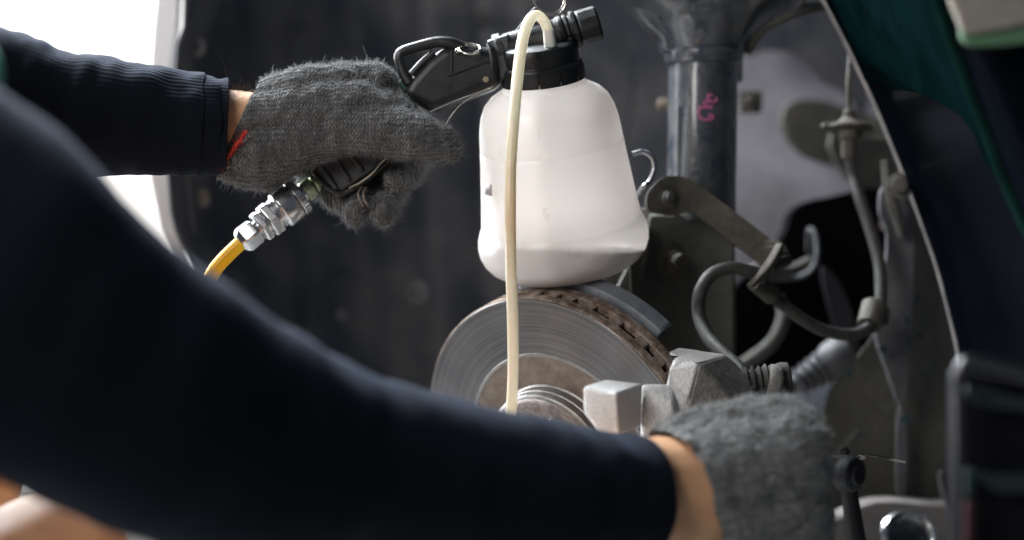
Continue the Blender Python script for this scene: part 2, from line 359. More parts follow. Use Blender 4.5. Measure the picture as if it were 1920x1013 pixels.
def blob(name, caps, m, parent, voxel=.0018, smooth=10, axis=None, R=.045, disp=0, dscale=30, cut=None):
    """one continuous surface from tapered capsules: caps = [[(px,py,Y,r_px), ...chain], ...]"""
    bm = bmesh.new()
    def sphere(c, r):
        bmesh.ops.create_icosphere(bm, subdivisions=2, radius=r, matrix=Matrix.Translation(c))
    for ch in caps:
        fl = 1.0
        pts = [(P(a, b, Y), r*S(Y)) for a, b, Y, r in ch]
        for (a, ra), (b, rb) in zip(pts, pts[1:]):
            n = max(1, int((b-a).length/(min(ra, rb)*.28)))
            for i in range(n+1):
                t = i/n; sphere(a.lerp(b, t), (ra+(rb-ra)*t)*1.02)
        if len(pts) == 1: sphere(*pts[0])
    me = bpy.data.meshes.new(name+"_raw"); bm.to_mesh(me); bm.free()
    o = bpy.data.objects.new(name+"_raw", me); C.objects.link(o)
    k = o.modifiers.new("r", 'REMESH'); k.mode = 'VOXEL'; k.voxel_size = voxel
    k = o.modifiers.new("s", 'SMOOTH'); k.iterations = smooth; k.factor = .6
    dg = bpy.context.evaluated_depsgraph_get(); dg.update()
    ev = bpy.data.meshes.new_from_object(o.evaluated_get(dg)); bpy.data.objects.remove(o)
    if cut:
        bm = bmesh.new(); bm.from_mesh(ev)
        bmesh.ops.bisect_plane(bm, geom=bm.verts[:]+bm.edges[:]+bm.faces[:], plane_co=P(*cut[0]), plane_no=Vector(cut[1]), clear_inner=True)
        bm.to_mesh(ev); bm.free()
    n = len(ev.vertices); co = np.empty(n*3, np.float32); ev.vertices.foreach_get("co", co); co = co.reshape(-1, 3)
    if disp:
        nn = np.empty(n*3, np.float32); ev.vertices.foreach_get("normal", nn); nn = nn.reshape(-1, 3)
        d = np.array([noise.fractal(Vector(v)*dscale, 1, 2, 3) for v in co.tolist()])
        co = co + nn*(d[:, None]*disp)
    c = co.mean(0); co = (co-c).astype(np.float32)
    ev.vertices.foreach_set("co", co.ravel()); ev.name = name
    ev.materials.clear(); ev.materials.append(m); ev.polygons.foreach_set("use_smooth", [True]*len(ev.polygons)); ev.update()
    if axis is not None:
        a0, a1 = P(*axis[0]), P(*axis[1]); z = (a1-a0).normalized(); x = Vector((0,-1,0)); x = (x-z*x.dot(z)).normalized(); y = z.cross(x)
        w = co + c - np.array(a0); al = w @ np.array(z); ang = np.arctan2(w @ np.array(y), w @ np.array(x))
        at = ev.attributes.new("knit", 'FLOAT_VECTOR', 'POINT')
        at.data.foreach_set("vector", np.stack([al, ang*R, np.zeros_like(al)], 1).astype(np.float32).ravel())
    ob = bpy.data.objects.new(name, ev); put(ob, parent, Matrix.Translation(Vector(c.tolist())))
    return ob
def fuzz(name, src, n, length, m, parent, comb=(1,0,0), lift=.6, radius=.00011, keep=None, curl=.9):
    me = src.data; off = np.array(WM[src.name].translation)
    me.calc_loop_triangles(); nt = len(me.loop_triangles); tri = np.empty(nt*3, np.int32); me.loop_triangles.foreach_get("vertices", tri); tri = tri.reshape(-1, 3)
    co = np.empty(len(me.vertices)*3, np.float32); me.vertices.foreach_get("co", co); co = co.reshape(-1, 3)+off
    A, B, D = co[tri[:,0]], co[tri[:,1]], co[tri[:,2]]; nr = np.cross(B-A, D-A); ar = np.linalg.norm(nr, axis=1)+1e-12; nr /= ar[:, None]
    idx = rng.choice(nt, n, p=ar/ar.sum()); u = rng.random((n,1)); v = rng.random((n,1)); fl = (u+v) > 1; u = np.where(fl, 1-u, u); v = np.where(fl, 1-v, v)
    p = A[idx]+(B-A)[idx]*u+(D-A)[idx]*v; N_ = nr[idx]
    if keep is not None: k = keep(p); p, N_ = p[k], N_[k]; n = len(p)
    d = N_*lift*rng.uniform(.2, 1.4, (n,1)) + np.array(comb)*.6 + rng.normal(0, .45, (n,3)); d /= np.linalg.norm(d, axis=1, keepdims=True)
    Lh = length*rng.lognormal(0, .42, (n,1))*.8; cu = rng.normal(0, curl, (n,3))
    K = 5; pos = np.empty((n, K, 3))
    for k in range(K):
        t = k/(K-1); pos[:,k] = p - N_*.0004 + d*Lh*t + cu*Lh*t*t*.7 + rng.normal(0,.06,(n,3))*Lh*t
    hc = bpy.data.hair_curves.new(name); hc.add_curves([K]*n)
    c0 = pos.reshape(-1,3).mean(0); hc.attributes["position"].data.foreach_set("vector", (pos.reshape(-1,3)-c0).astype(np.float32).ravel())
    ra = hc.attributes.get("radius") or hc.attributes.new("radius", 'FLOAT', 'POINT')
    ra.data.foreach_set("value", np.tile(np.linspace(radius, radius*.45, K), n).astype(np.float32))
    hc.materials.append(m); o = bpy.data.objects.new(name, hc); put(o, parent, Matrix.Translation(Vector(c0.tolist()))); o['kind'] = 'stuff'
    return o
def sleeve(name, st, m, parent, seg=96, n=14, rib=.0, wr=.0, seed=0, open_end=True, ribfrom=0):
    """cloth sleeve along stations (px,py,Y,r_px) with folds; ribs and wrinkles as real relief, small yarn rib in the bump"""
    pts = spline([P(a,b,Y) for a,b,Y,r in st], n); rs = []
    for i in range(len(st)-1):
        for j in range(n): t = j/n; t = t*t*(3-2*t); rs.append((st[i][3]*(1-t)+st[i+1][3]*t)*S(st[i][2]*(1-t)+st[i+1][2]*t))
    rs.append(st[-1][3]*S(st[-1][2])); V = []; KN = []; L_ = 0; prev = None; F = []
    for i, q in enumerate(pts):
        if i: L_ += (q-pts[i-1]).length
        t = (pts[min(i+1,len(pts)-1)]-pts[max(i-1,0)]).normalized()
        x = Vector((0,-1,0)) if prev is None else prev; x = (x-t*x.dot(t)).normalized(); prev = x; y = t.cross(x)
        for k in range(seg):
            a = 2*math.pi*k/seg; d = x*math.cos(a)+y*math.sin(a)
            w = noise.noise(Vector((L_*26+seed, math.cos(a)*1.2, math.sin(a)*1.2)))+.5*noise.noise(Vector((L_*60+seed, math.cos(a)*2+L_*20, math.sin(a)*2)))
            V.append(q+d*(rs[i]*(1+.0*k)+wr*w)); KN.append((L_, a*rs[i] if rib == 0 else a*.042, min(1, max(0, (i/len(pts)-ribfrom)*4))))
    for i in range(len(pts)-1):
        for k in range(seg): F.append((i*seg+k, i*seg+(k+1)%seg, (i+1)*seg+(k+1)%seg, (i+1)*seg+k))
    o = mk(name, V, F, m, parent, auto=False); at = o.data.attributes.new("knit", 'FLOAT_VECTOR', 'POINT')
    at.data.foreach_set("vector", np.array(KN, np.float32).ravel())
    k = o.modifiers.new("s", 'SOLIDIFY'); k.thickness = .0018; k.offset = 1
    k = o.modifiers.new("u", 'SUBSURF'); k.levels = 1; k.render_levels = 1
    return o

# ------------------------------------------------------------------ setting
def struct(o): o['kind'] = 'structure'; return o
mk_floor = struct(mk("floor", [(-6,-4,-.02),(6,-4,-.02),(6,8,-.02),(-6,8,-.02)], [(0,1,2,3)], M_floor))
M_day = emission("daylight", (1.0, .965, .93), 1.6)
struct(mk("backdrop", [(-6,4.5,-.5),(.2,4.5,-.5),(.2,4.5,4),(-6,4.5,4)], [(0,1,2,3)], M_day, smooth=False))

# ------------------------------------------------------------------ the car
car = thing("car", "car with its front wheel off, showing the dark wheel arch, strut and bare brake disc", "car", (0.3, 0.5, 0))
def lipx(y):
    T = [(-80,1500),(0,1545),(100,1597),(210,1648),(340,1700),(500,1757),(650,1795),(800,1815),(1100,1830)]
    for (a, x0), (b, x1) in zip(T, T[1:]):
        if y <= b: return x0+(x1-x0)*(y-a)/(b-a)
    return T[-1][1]
def archY(px, py):
    le = 338 - 22*math.exp(-((py-300)/170)**2) + max(0, (py-420))*.35; u = (max(0, (px-le))/(1400-le))**(1/1.15)
    return .27 + .55*(1-math.exp(-u*6)) - .02*u - .006
# inner arch with pressed ribs, curving away from its left edge
def arch():
    nu, nv = 90, 40; V = []; F = []
    for j in range(nv+1):
        v = j/nv; py = -160+1400*v
        le = 338 - 22*math.exp(-((py-300)/170)**2) + max(0, (py-420))*.35 + (10 if py < 60 else 0)
        for i in range(nu+1):
            u = i/nu; px = le+(1400-le)*u**1.15
            Y = .27 + .55*(1-math.exp(-u*6)) - .02*u
            r = 0
            for cx, w_, d_ in ((430,14,.012),(500,16,-.012),(560,18,.014),(690,20,-.014),(800,16,.012),(830,60,-.01),(905,18,.012),(1010,26,-.012)):
                r += .5*d_*math.exp(-((px-cx-(py-400)*.03)/w_)**2)
            V.append(P(px, py, Y+r))
    for j in range(nv):
        for i in range(nu): a = j*(nu+1)+i; F.append((a, a+1, a+nu+2, a+nu+1))
    return mk("wheel_arch", V, F, M_liner, car, solid=.003, auto=False)
ar = arch()
for px, py, Y, r in ((368,88,.42,20),(376,371,.44,18),(783,548,.57,22),(640,590,.56,10)):
    b_ = lathe("arch_plug", [(r*1.15,0),(r*1.15,3),(r*.9,6),(r*.55,6.5),(r*.5,3),(0,2)], frame(P(px,py,archY(px,py)), (-.25,-1,0)), mat("ring_grey", (.24,.24,.26), .4) if py > 500 or py < 200 else mat("pale_plug", (.34,.31,.26), .6), ar, 24)
    if r > 19: lathe("hole_centre", [(0,9),(r*.5,8.5)], frame(P(px,py,archY(px,py)), (-.25,-1,0)), M_void, ar, 20)
for path, rr in (([(352,-40),(350,150),(346,300),(362,440)],9),([(560,640),(590,560),(640,520),(700,540),(720,620)],7),([(850,110),(880,60),(940,40),(1000,60)],7),([(1150,60),(1180,140),(1170,240),(1130,300)],9),([(470,100),(520,60),(600,50)],6)):
    tube("pressed_rib", [P(x, y, archY(x, y)+.004) for x, y in path], rr, M_liner, ar, seg=8)
for px, py, r_ in ((700,690,9),(540,660,7),(470,600,8),(1160,330,12),(1000,400,9),(650,30,8),(905,30,9)):
    lathe("arch_screw", [(r_*1.3,0),(r_*1.3,3),(r_,5),(r_*.4,5),(0,4)], frame(P(px,py,archY(px,py)), (-.1,-1,0)), M_mudd, ar, 16)
# bright front wing edge left of the arch
prism("front_wing_edge", [(338,-60),(300,-60),(287,40),(280,140),(276,240),(281,340),(300,430),(330,500),(352,520),(328,420),(318,330),(316,230),(324,120),(334,40)], .30, .02, M_silver, car, bevel=.003)
# inner apron behind the strut
def sheet(name, outline, Y, m, parent, th=.003, wob=.012):
    return prism(name, outline, Y, th, m, parent, bevel=.001, Yf=lambda x, y: Y+wob*math.sin(x*.02+y*.013))
sheet("inner_apron", smoothpoly([(1330,-60),(1400,-60),(1620,-60),(1640,150),(1670,330),(1640,480),(1600,700),(1400,760),(1380,700),(1340,500),(1330,200)],3), .72, M_apron, car)
mk_b = smoothpoly([(1385,-40),(1600,-40),(1625,120),(1622,215),(1585,170),(1540,145),(1495,100),(1440,92),(1395,96)],3)
prism("apron_top_shadow", mk_b, .60, .02, M_liner, car)  # shadow at the top of the apron, built as a dark panel
prism("apron_shadow", smoothpoly([(1478,195),(1520,186),(1580,200),(1650,230),(1660,330),(1600,320),(1520,296),(1480,262),(1466,225)],4), .58, .03, M_mudd, car, bevel=.004)  # shadow blob on the apron, built as a dark solid
prism("apron_side", smoothpoly([(1560,250),(1700,230),(1720,360),(1640,362),(1585,330)],3), .46, .02, M_mudd, car)
bolt("apron_bolt", P(1406,190,.42), 12, M_bracket, car, l=16)
prism("bolt_plate", [(1385,172),(1430,170),(1428,212),(1387,212)], .43, .01, M_mudd, car)
cyl("rusty_stud", P(1234,196,.34), P(1252,196,.34), 12, M_rust, car, seg=14)
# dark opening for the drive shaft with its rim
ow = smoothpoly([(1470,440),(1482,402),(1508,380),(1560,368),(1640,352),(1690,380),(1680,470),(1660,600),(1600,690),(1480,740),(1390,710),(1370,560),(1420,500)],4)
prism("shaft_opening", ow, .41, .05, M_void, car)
prism("rubber_flap", smoothpoly([(1540,500),(1580,540),(1610,640),(1590,690),(1560,600)],4), .38, .01, mat("flap", (.03,.03,.035), .6), car)
tube("stay_loop", [P(1430,520,.36),P(1470,522,.36),P(1510,515,.35),P(1530,490,.35),P(1530,445,.36),P(1518,432,.37),P(1516,470,.38)], 6, M_ridge, car)
tube("stay_bar", [P(1380,512,.37),P(1430,500,.36),P(1480,505,.36),P(1520,488,.36)], 10, M_mudd, car)
tube("lower_pipe", [P(1360,700,.36),P(1400,680,.36),P(1450,640,.35),P(1470,590,.36),P(1460,560,.37)], 15, M_mudd, car)
lathe("light_gap", [(0,0),(14,0),(0,2)], frame(P(1660,421,.39),(0,-1,0)), mat("pale_skin_glimpse", (.32,.26,.24), .7), car, 16)

# strut
st = cyl("strut", P(1314,415,.16), P(1319,95,.16), 70, M_strut, car, seg=64)
WMs = P(1320,95,.2)
lathe("strut_collar", [(69,-6),(76,-2),(79,8),(79,20),(75,26),(71,34)], frame(P(1319,118,.16),(0,0,1)), M_strut, st, 64)
fl = lathe("spring_seat", [(76,0),(78,8),(88,26),(110,60),(150,92),(172,105),(176,112),(170,116),(120,100),(60,80)], frame(P(1322,92,.16),(-.05,0,1)), M_strut, car, 64)
prism("seat_arm", smoothpoly([(1180,-60),(1500,-60),(1500,20),(1440,45),(1400,78),(1385,100),(1255,100),(1240,70),(1200,30)],3), .14, .05, M_strut, car, bevel=.012, seg=4)
tube("seat_web", [P(1395,95,.16),P(1430,50,.15),P(1500,20,.15),P(1560,10,.2)], [16,14,12,10], M_mudd, car)
tube("seat_web", [P(1385,150,.2),P(1384,100,.17),P(1400,70,.16),P(1450,40,.16)], [8,12,14,12], M_strut, car)
# pink marker scrawl on the tube (flat strokes lying on its surface)
def onstrut(x, y): 
    dx = (x-1317)*S(.12); r = 70.5*U; return Vector(((P(1317,0,.16).x)+dx, .16-math.sqrt(max(0, r*r-dx*dx))-.0006, P(0,y,.125).z))
for stroke in ([(1330,180),(1324,177),(1321,184),(1328,190),(1337,190),(1338,183)],
               [(1325,192),(1318,190),(1314,195),(1322,200),(1308,202),(1306,198)],
               [(1318,200),(1326,203),(1330,198)],
               [(1306,204),(1304,214),(1309,222),(1318,225),(1329,224),(1331,217),(1324,215),(1323,222)]):
    tube("marker_stroke", [onstrut(*q) for q in stroke], 2.0, M_pink, st, seg=6, n=5)
tube("strut_seam", [onstrut(1268,y) for y in (200,300,400)], 1.4, M_mudd, st, seg=5)
# clamp / knuckle plate below
kn = hull("knuckle_plate", [(1218,402,.13),(1378,400,.13),(1378,690,.13),(1190,690,.13),(1182,520,.13),(1218,402,.27),(1378,400,.27),(1378,700,.27),(1190,700,.27)], mat("knuckle_iron", (.05,.052,.045), .7, col2=(.085,.085,.072), noise_scale=50, bump=.001, bump_scale=200), car, bevel=.004)
lathe("knuckle_bolt", [(40,0),(42,5),(32,8),(24,9),(24,20),(18,22),(18,44),(15,46)], frame(P(1262,492,.13),(.35,-1,0)), M_bracket, kn, 8, bevel=.0008)
hull("knuckle_rib", [(1180,500,.1),(1215,425,.1),(1222,430,.1),(1200,560,.1),(1185,575,.1),(1180,500,.14),(1222,430,.14),(1200,560,.14)], M_mudd, kn)
hull("knuckle_ear", [(1145,560,.12),(1190,470,.12),(1210,480,.12),(1180,590,.12),(1145,560,.16),(1190,470,.16),(1210,480,.16),(1180,590,.16)], M_castd, kn, bevel=.003)
hull("pale_tab", [(1198,392,.14),(1222,388,.14),(1252,408,.14),(1235,430,.14),(1198,430,.14),(1198,392,.17),(1252,408,.17),(1235,430,.17)], mat("tab", (.2,.2,.19), .6), kn)
cyl("wheel_speed_lead", P(1112,545,.1), P(1140,500,.12), 6, M_chrome, kn, seg=12)
hull("knuckle_arm", [(1120,520,.2),(1180,490,.2),(1210,540,.2),(1200,640,.2),(1120,600,.2),(1120,520,.24),(1210,540,.24),(1200,640,.24)], M_bracket, kn, bevel=.004)
# link arm bracket
br = prism("hose_bracket", smoothpoly([(1212,372),(1222,352),(1244,333),(1262,330),(1290,334),(1308,345),(1450,452),(1458,466),(1440,492),(1424,494),(1310,405),(1296,398),(1262,404),(1218,396)],3), .085, .012, M_bracket, car, bevel=.0015)
lathe("bracket_bolt", [(20,0),(21,4),(15,5),(14,12),(9,13),(9,18),(6,19)], frame(P(1254,372,.085),(.15,-1,.1)), M_mudd, br, 14, bevel=.0006)
lathe("bracket_nut", [(10,0),(10,8)], frame(P(1270,410,.09),(0,-1,0)), M_mudd, br, 6, bevel=.0005)
M_clip = M_bracket
def clampring(name, a, b, r, par): return cyl(name, a, b, r, M_clip, par, seg=24, bevel=.001)
# brake hose from the upper union down and round to the bracket, then the loop to the caliper
bh = tube("brake_hose", [P(1594,300,.2),P(1600,330,.2),P(1612,370,.19),P(1632,430,.18),P(1648,490,.17),P(1652,540,.16),P(1648,590,.15),P(1625,618,.13),P(1590,628,.12),P(1540,618,.11),P(1495,592,.1),P(1450,556,.09),P(1430,540,.085)], 12.5, M_hose, car, seg=20)
tube("hose_loop", [P(1435,520,.06),P(1408,510,.055),P(1370,503,.05),P(1335,515,.045),P(1313,548,.04),P(1311,590,.04),P(1326,630,.02),P(1352,660,-.01),P(1385,690,-.04),P(1400,715,-.06)], 13, M_hose, bh, seg=20)
clampring("hose_nut", P(1640,572,.155), P(1630,612,.14), 26, bh)
clampring("hose_collar", P(1653,578,.16), P(1650,610,.155), 17, bh)
for i in range(3):
    a = P(1452-8*i, 462+34*i, .075); 
lathe("clamp_flange", [(8,0),(28,2),(31,7),(31,11),(24,14),(20,18),(27,22),(27,26),(16,30)], frame(P(1457,470,.09), P(1408,538,.05)-P(1457,470,.09)), M_bracket, bh, 24, bevel=.0006)
tube("clamp_plate", [P(1462,462,.06),P(1440,500,.055),P(1406,538,.05)], [20,24,16], M_bracket, bh, seg=12, flat=.45)
clampring("clamp_ferrule", P(1416,528,.075), P(1450,556,.085), 19, bh)
clampring("clamp_stub", P(1440,505,.05), P(1478,486,.08), 12, bh)
# upper union
un = lathe("hose_union", [(13,-70),(16,-62),(17,-30),(22,-26),(22,-10),(27,-6),(42,-2),(42,4),(26,8),(18,14),(12,18),(12,30),(8,34)], frame(P(1592,236,.2),(0,0,1)), M_bracket, car, 28, bevel=.0006)
tube("metal_brake_line", [P(1592,205,.2),P(1591,160,.2),P(1594,110,.21),P(1598,60,.22)], 5, M_mudd, un)
prism("union_shelf", smoothpoly([(1548,230),(1600,224),(1650,235),(1680,262),(1640,262),(1560,244)],3), .2, .03, M_mudd, un)
# right-hand edge: lip, splash plate, brace
lip = tube("arch_lip", [P(lipx(y), y, .14) for y in (-60,0,100,210,340,500,650,720)], [9,9,11,10,9,8,8,8], M_lip, car, seg=10, flat=.7)
prism("splash_plate", smoothpoly([(1700,360),(1760,520),(1796,680),(1812,820),(1815,952),(1700,952),(1540,950),(1545,760),(1590,690),(1640,625),(1665,560),(1680,450)],3), .28, .004, M_splash, car, Yf=lambda x,y: .24+.00045*abs(x-1690))
prism("brace_panel", smoothpoly([(1655,350),(1690,350),(1712,420),(1712,560),(1706,680),(1696,760),(1686,760),(1665,700),(1640,620),(1655,540),(1664,440),(1650,400)],3), .21, .012, M_ridge, car, bevel=.003)
prism("fold_strip", smoothpoly([(1684,770),(1696,770),(1702,850),(1698,925),(1682,925),(1680,850)],3), .225, .004, M_ridge, car, bevel=.002)
for px, py, w_, h_ in ((1655,655,8,12),(1720,630,10,7),(1745,690,5,12),(1718,560,6,16),(1698,785,10,14),(1735,600,12,5),(1612,815,16,5),(1726,700,8,4),(1592,700,6,12),(1704,640,4,18),(1700,600,4,12)):
    prism("scuff_mark", smoothpoly([(px-w_,py),(px,py-h_*.6),(px+w_,py-h_*.2),(px+w_*.5,py+h_*.7),(px-w_*.4,py+h_*.4)],3), .195 if px<1712 else .225, .001, M_scuff, car, bevel=0)
pv = lathe("brace_bolt", [(26,0),(26,6),(17,8),(17,20),(12,22)], frame(P(1687,348,.14),(-.2,-1,0)), M_mudd, car, 20, bevel=.0008)
tube("brace_arm", [P(1660,300,.17),P(1665,350,.17),P(1678,390,.18),P(1690,440,.2)], [20,22,24,14], M_mudd, car, flat=.5)
# outer wing: swells toward the viewer
def Yw(x, y):
    t = max(0., min(1., (x-lipx(y))/260)); t = t*t*(3-2*t); return .13-.5*t
def wing():
    V = []; F = []; nu, nv = 24, 30
    for j in range(nv+1):
        py = -80+1200*j/nv; x0 = lipx(py)+4
        for i in range(nu+1):
            px = x0+(2150-x0)*i/nu; V.append(P(px, py, Yw(px, py)))
    for j in range(nv):
        for i in range(nu): a = j*(nu+1)+i; F.append((a, a+1, a+nu+2, a+nu+1))
    return mk("front_wing", V, F, M_fender, car, solid=.003, auto=False)
wing()
# disc and hub
nd = Vector((-.60,-.72,-.33)).normalized()
DM = frame(P(1051,857,.03), nd, (1,0,0))
disc = lathe("brake_disc", [(0,-32),(150,-32),(208,-25),(316,-25),(320,-22),(320,-1.5),(318.5,0),(210,0),(207,-2)], DM, M_disc, car, 160)
# proper sections: the rubbing ring, rusty rim, rear plate, recess, hat
lathe("rusty_rim", [(319,-24),(321.5,-21),(322,-3.5),(320,-1)], DM, M_rust, disc, 160)
lathe("rear_plate", [(150,-68),(316,-68),(321,-66),(322,-46),(318,-43),(150,-43)], DM, M_rust, disc, 160)
M_sootshade = mat('sooty_shaded_vents', (.012,.01,.009), .9, col2=(.04,.03,.022), noise_scale=200, spec=.1)  # dark dirt plus the shade inside the vent slots, both as base colour
lathe('vent_channel', [(236,-25.5),(300,-25.5),(309,-25.5),(309,-42.5),(300,-42.5),(236,-42.5)], DM, M_sootshade, disc, 160)
fin = None
for i in range(40):
    a = 2*math.pi*(i+.25*math.sin(i*5.1))/40; Mf = DM @ Matrix.Rotation(a, 4, 'Z')
    if fin is None:
        V = [Vector((x*U, y*U, z*U)) for x in (236,320) for y in (-12,12) for z in (-44,-24)]
        fin = mk("cooling_vane", V, [(0,1,3,2),(4,6,7,5),(0,4,5,1),(2,3,7,6),(0,2,6,4),(1,5,7,3)], M_rust, disc, bevel=.001, M=Mf)
    else:
        f2 = fin.copy(); put(f2, disc, Mf)
disc.data.materials.append(M_recess)
lathe("hat_recess", [(209,.8),(205,.8),(204,-2),(200,-18),(150,-20),(140,-20)], DM, M_recess, disc, 128)
lathe("hat_lip", [(212,.3),(211,1.6),(205,1.6),(204,.3)], DM, M_hat, disc, 128)
lathe("hat_wall", [(150,-20),(149,2),(146,5),(145,20),(143,22),(142,36),(138,40),(134,41)], DM, M_hat, disc, 128)
hub = lathe("hub_face", [(136,40),(133,44),(128,46),(70,46),(66,44),(64,30),(0,30)], DM, M_hub, disc, 128)
lathe("hub_centre", [(50,30),(48,60),(40,64),(0,66)], DM, M_hat, disc, 64)
for i in range(5):
    a = 2*math.pi*(i+.12)/5; c = DM @ Vector((98*U*math.cos(a), 98*U*math.sin(a), 45*U))
    lathe("wheel_stud", [(13,0),(13,2),(10,3),(10,40),(8,43)], frame(c, nd), M_hat, hub, 16, bevel=.0004)
# dust shield behind the disc's top right edge
def shield():
    V = []; F = []; n = 40
    a0, a1 = math.radians(20), math.radians(112)
    prof = [(296,-78),(320,-77),(329,-81),(333,-94),(334,-108),(326,-116)]
    u = DM.to_3x3(); X = Vector((.5,0,.866)); X = (X-nd*X.dot(nd)).normalized(); Yy = nd.cross(X)
    up = (Vector((0,0,1))-nd*nd.z).normalized(); rt = up.cross(nd)*1; rt = rt if rt.x > 0 else -rt
    for i in range(n+1):
        a = math.radians(-14+60*i/n)
        for r, h in prof: V.append(Vector(DM.translation)+(up*math.cos(a)+rt*math.sin(a))*r*U+nd*h*U)
    k = len(prof)
    for i in range(n):
        for j in range(k-1): F.append((i*k+j, i*k+j+1, (i+1)*k+j+1, (i+1)*k+j))
    return mk("dust_shield", V, F, M_shield, car, solid=.002)
shield()
# caliper: cast jaws, bridge and body
cal = hull("brake_caliper", [(1250,722,.0),(1257,692,.0),(1270,672,.005),(1308,683,0),(1290,746,-.005),(1262,800,-.01),(1236,850,-.01),(1236,1000,0),(1300,1000,0),
                            (1262,690,.05),(1300,683,.05),(1290,760,.05),(1240,900,.05)], M_cast, car, bevel=.004)
hull("caliper_jaw", [(1094,724,-.06),(1156,737,-.075),(1160,815,-.075),(1123,812,-.07),(1095,776,-.06),(1136,711,-.02),(1206,719,-.01),(1204,800,-.01),(1140,805,-.02),(1098,740,-.03)], M_cast, cal, bevel=.003)
hull("caliper_web", [(1203,724,-.01),(1240,722,-.005),(1262,721,.0),(1275,800,-.015),(1262,760,-.02),(1240,840,-.03),(1203,860,-.02),(1204,720,.02),(1260,760,.02),(1200,850,.02)], M_cast, cal, bevel=.003)
hull("caliper_bridge", [(1255,694,.0),(1264,672,.01),(1309,681,-.005),(1290,748,-.01),(1255,720,0),(1309,657,.05),(1360,664,.05),(1272,668,.03),(1360,672,.045),(1300,760,.05)], M_cast, cal, bevel=.002)
hull("caliper_tip", [(1254,660,.05),(1272,652,.07),(1312,657,.06),(1309,668,.04),(1266,668,.035),(1256,666,.045)], M_cast, cal, bevel=.0012)
hull("caliper_body", [(1310,682,-.008),(1360,665,.045),(1384,686,.05),(1408,720,.03),(1412,790,0),(1290,800,-.012),(1293,748,-.012),(1384,690,.09),(1412,790,.09),(1310,800,.09)], M_castd, cal, bevel=.003)
hull("caliper_cylinder", [(1300,790,-.02),(1420,770,-.02),(1520,790,.0),(1555,900,.02),(1555,1000,.02),(1530,1080,.02),(1300,1080,0),(1300,790,.06),(1520,790,.06),(1550,1050,.06)], M_castd, cal, bevel=.006)
prof = [(22,0)]
for i in range(6): prof += [(25+ (i>3)*4, 3+i*12), (33 - (i%2)*2, 8+i*12), (25, 12+i*12)]
prof += [(30,76),(32,84),(30,96),(18,100)]
lathe("slide_pin_boot", prof, frame(P(1380,722,-.08), P(1470,712,-.08)-P(1380,722,-.08)), M_hose, cal, 32)
lathe("pin_head", [(30,0),(34,6),(33,20),(24,26)], frame(P(1440,716,-.09), P(1478,722,-.09)-P(1440,716,-.09)), M_castd, cal, 10, bevel=.002)
# drive-shaft boot and shaft behind
bp = [(20,0)]
for i in range(4): bp += [(24+3*i, 8+i*18), (34+2*i, 14+i*18), (26+3*i, 22+i*18)]
bp += [(44,92),(46,120),(40,140)]
lathe("steering_boot", bp, frame(P(1490,722,.3), P(1600,655,.3)-P(1490,722,.3)), M_ridge, car, 28)
cyl("steering_rod", P(1430,745,.3), P(1500,712,.3), 17, M_ridge, car)
# link end and split pin at lower right
te = lathe("joint_head", [(20,-40),(22,-34),(24,-5),(31,-2),(35,4),(36,22),(32,34),(26,38),(20,40),(18,44),(0,45)], frame(P(1578,886,.04),(.75,-.8,-.06)), M_blackmatt, car, 40, bevel=.0008)
cyl("joint_stem", P(1590,905,.05), P(1612,1060,.05), 15, M_blackmatt, te, r1=21)
cyl("joint_post", P(1583,872,.04), P(1583,848,.04), 9, M_blackmatt, te)
ring("joint_ring", P(1583,850,.04), 9, 3, M_blackmatt, te, (.3,-1,0))
tube("split_pin", [P(1548,858,.03),P(1570,856,.03),P(1590,857,.03),P(1610,852,.04),P(1640,855,.05),P(1670,861,.06),P(1698,866,.06)], 2.0, M_wire, te, seg=8)
tube("split_pin", [P(1590,859,.03),P(1608,861,.03),P(1622,858,.03),P(1610,853,.03)], 1.8, M_wire, te, seg=8)
prism("lower_arm", smoothpoly([(1500,1000),(1560,975),(1640,940),(1760,945),(1900,955),(1900,1120),(1480,1120)],3), .2, .05, M_pale, car, bevel=.006)
lathe("joint_cup", [(52,0),(58,6),(58,14),(50,20),(44,16),(40,6),(0,2)], frame(P(1702,1010,.16),(0,-1,.7)), M_chrome, car, 36)
lathe("dark_boot", [(40,0),(44,30),(38,60),(46,80),(30,100)], frame(P(1520,1040,.1),(0,0,1)), M_blackmatt, car, 28)

# ------------------------------------------------------------------ reflections on the wing and lower right, built as solids
greenc = [(1748,-40),(1757,0),(1790,90),(1832,200),(1868,300),(1920,425),(1990,560)]
cl = prism("teal_reflection", [(lipx(-40)+30,-40),(1600,-42),(1660,-42),(1748,-40),(1757,0),(1790,90),(1832,200),(1868,300),(1876,338),(1852,310),(1826,248),(1800,215),(1760,190),(1715,172),(1660,165),(1622,150),(1600,100),(lipx(0)+18,0)], 0, .004, M_teal, None,
           Yf=lambda x, y: Yw(x, y)-.014-.004*math.sin(x*.12+y*.03))  # reflection in the black paint, modelled as a thin coloured sheet
cl['label'] = "teal reflection on the top of the black front wing, built as a coloured sheet"; cl['category'] = "wing reflection"
def strip(name, pts, w, m, par, off=.02):
    V = []; F = []
    for i, (x, y) in enumerate(pts):
        V += [P(x-w, y, Yw(x, y)-off), P(x+w, y-w*.3, Yw(x, y)-off)]
    for i in range(len(pts)-1): F.append((2*i, 2*i+1, 2*i+3, 2*i+2))
    return mk(name, V, F, m, par, solid=.004, sub=1)
strip("green_reflection", greenc, 13, M_greenrefl, cl)
tw = thing("reflection", "blurred beige reflection with a pale green border at the top right corner, built as a solid patch", "reflection", P(1850,30,-.4))  # beige reflection modelled as solid patches in front of the wing
prism("reflection_patch", smoothpoly([(1770,-60),(1780,-10),(1796,30),(1812,62),(1860,60),(1940,44),(2000,30),(2000,-80)],3), -.42, .015, M_beigerefl, tw, bevel=.004)
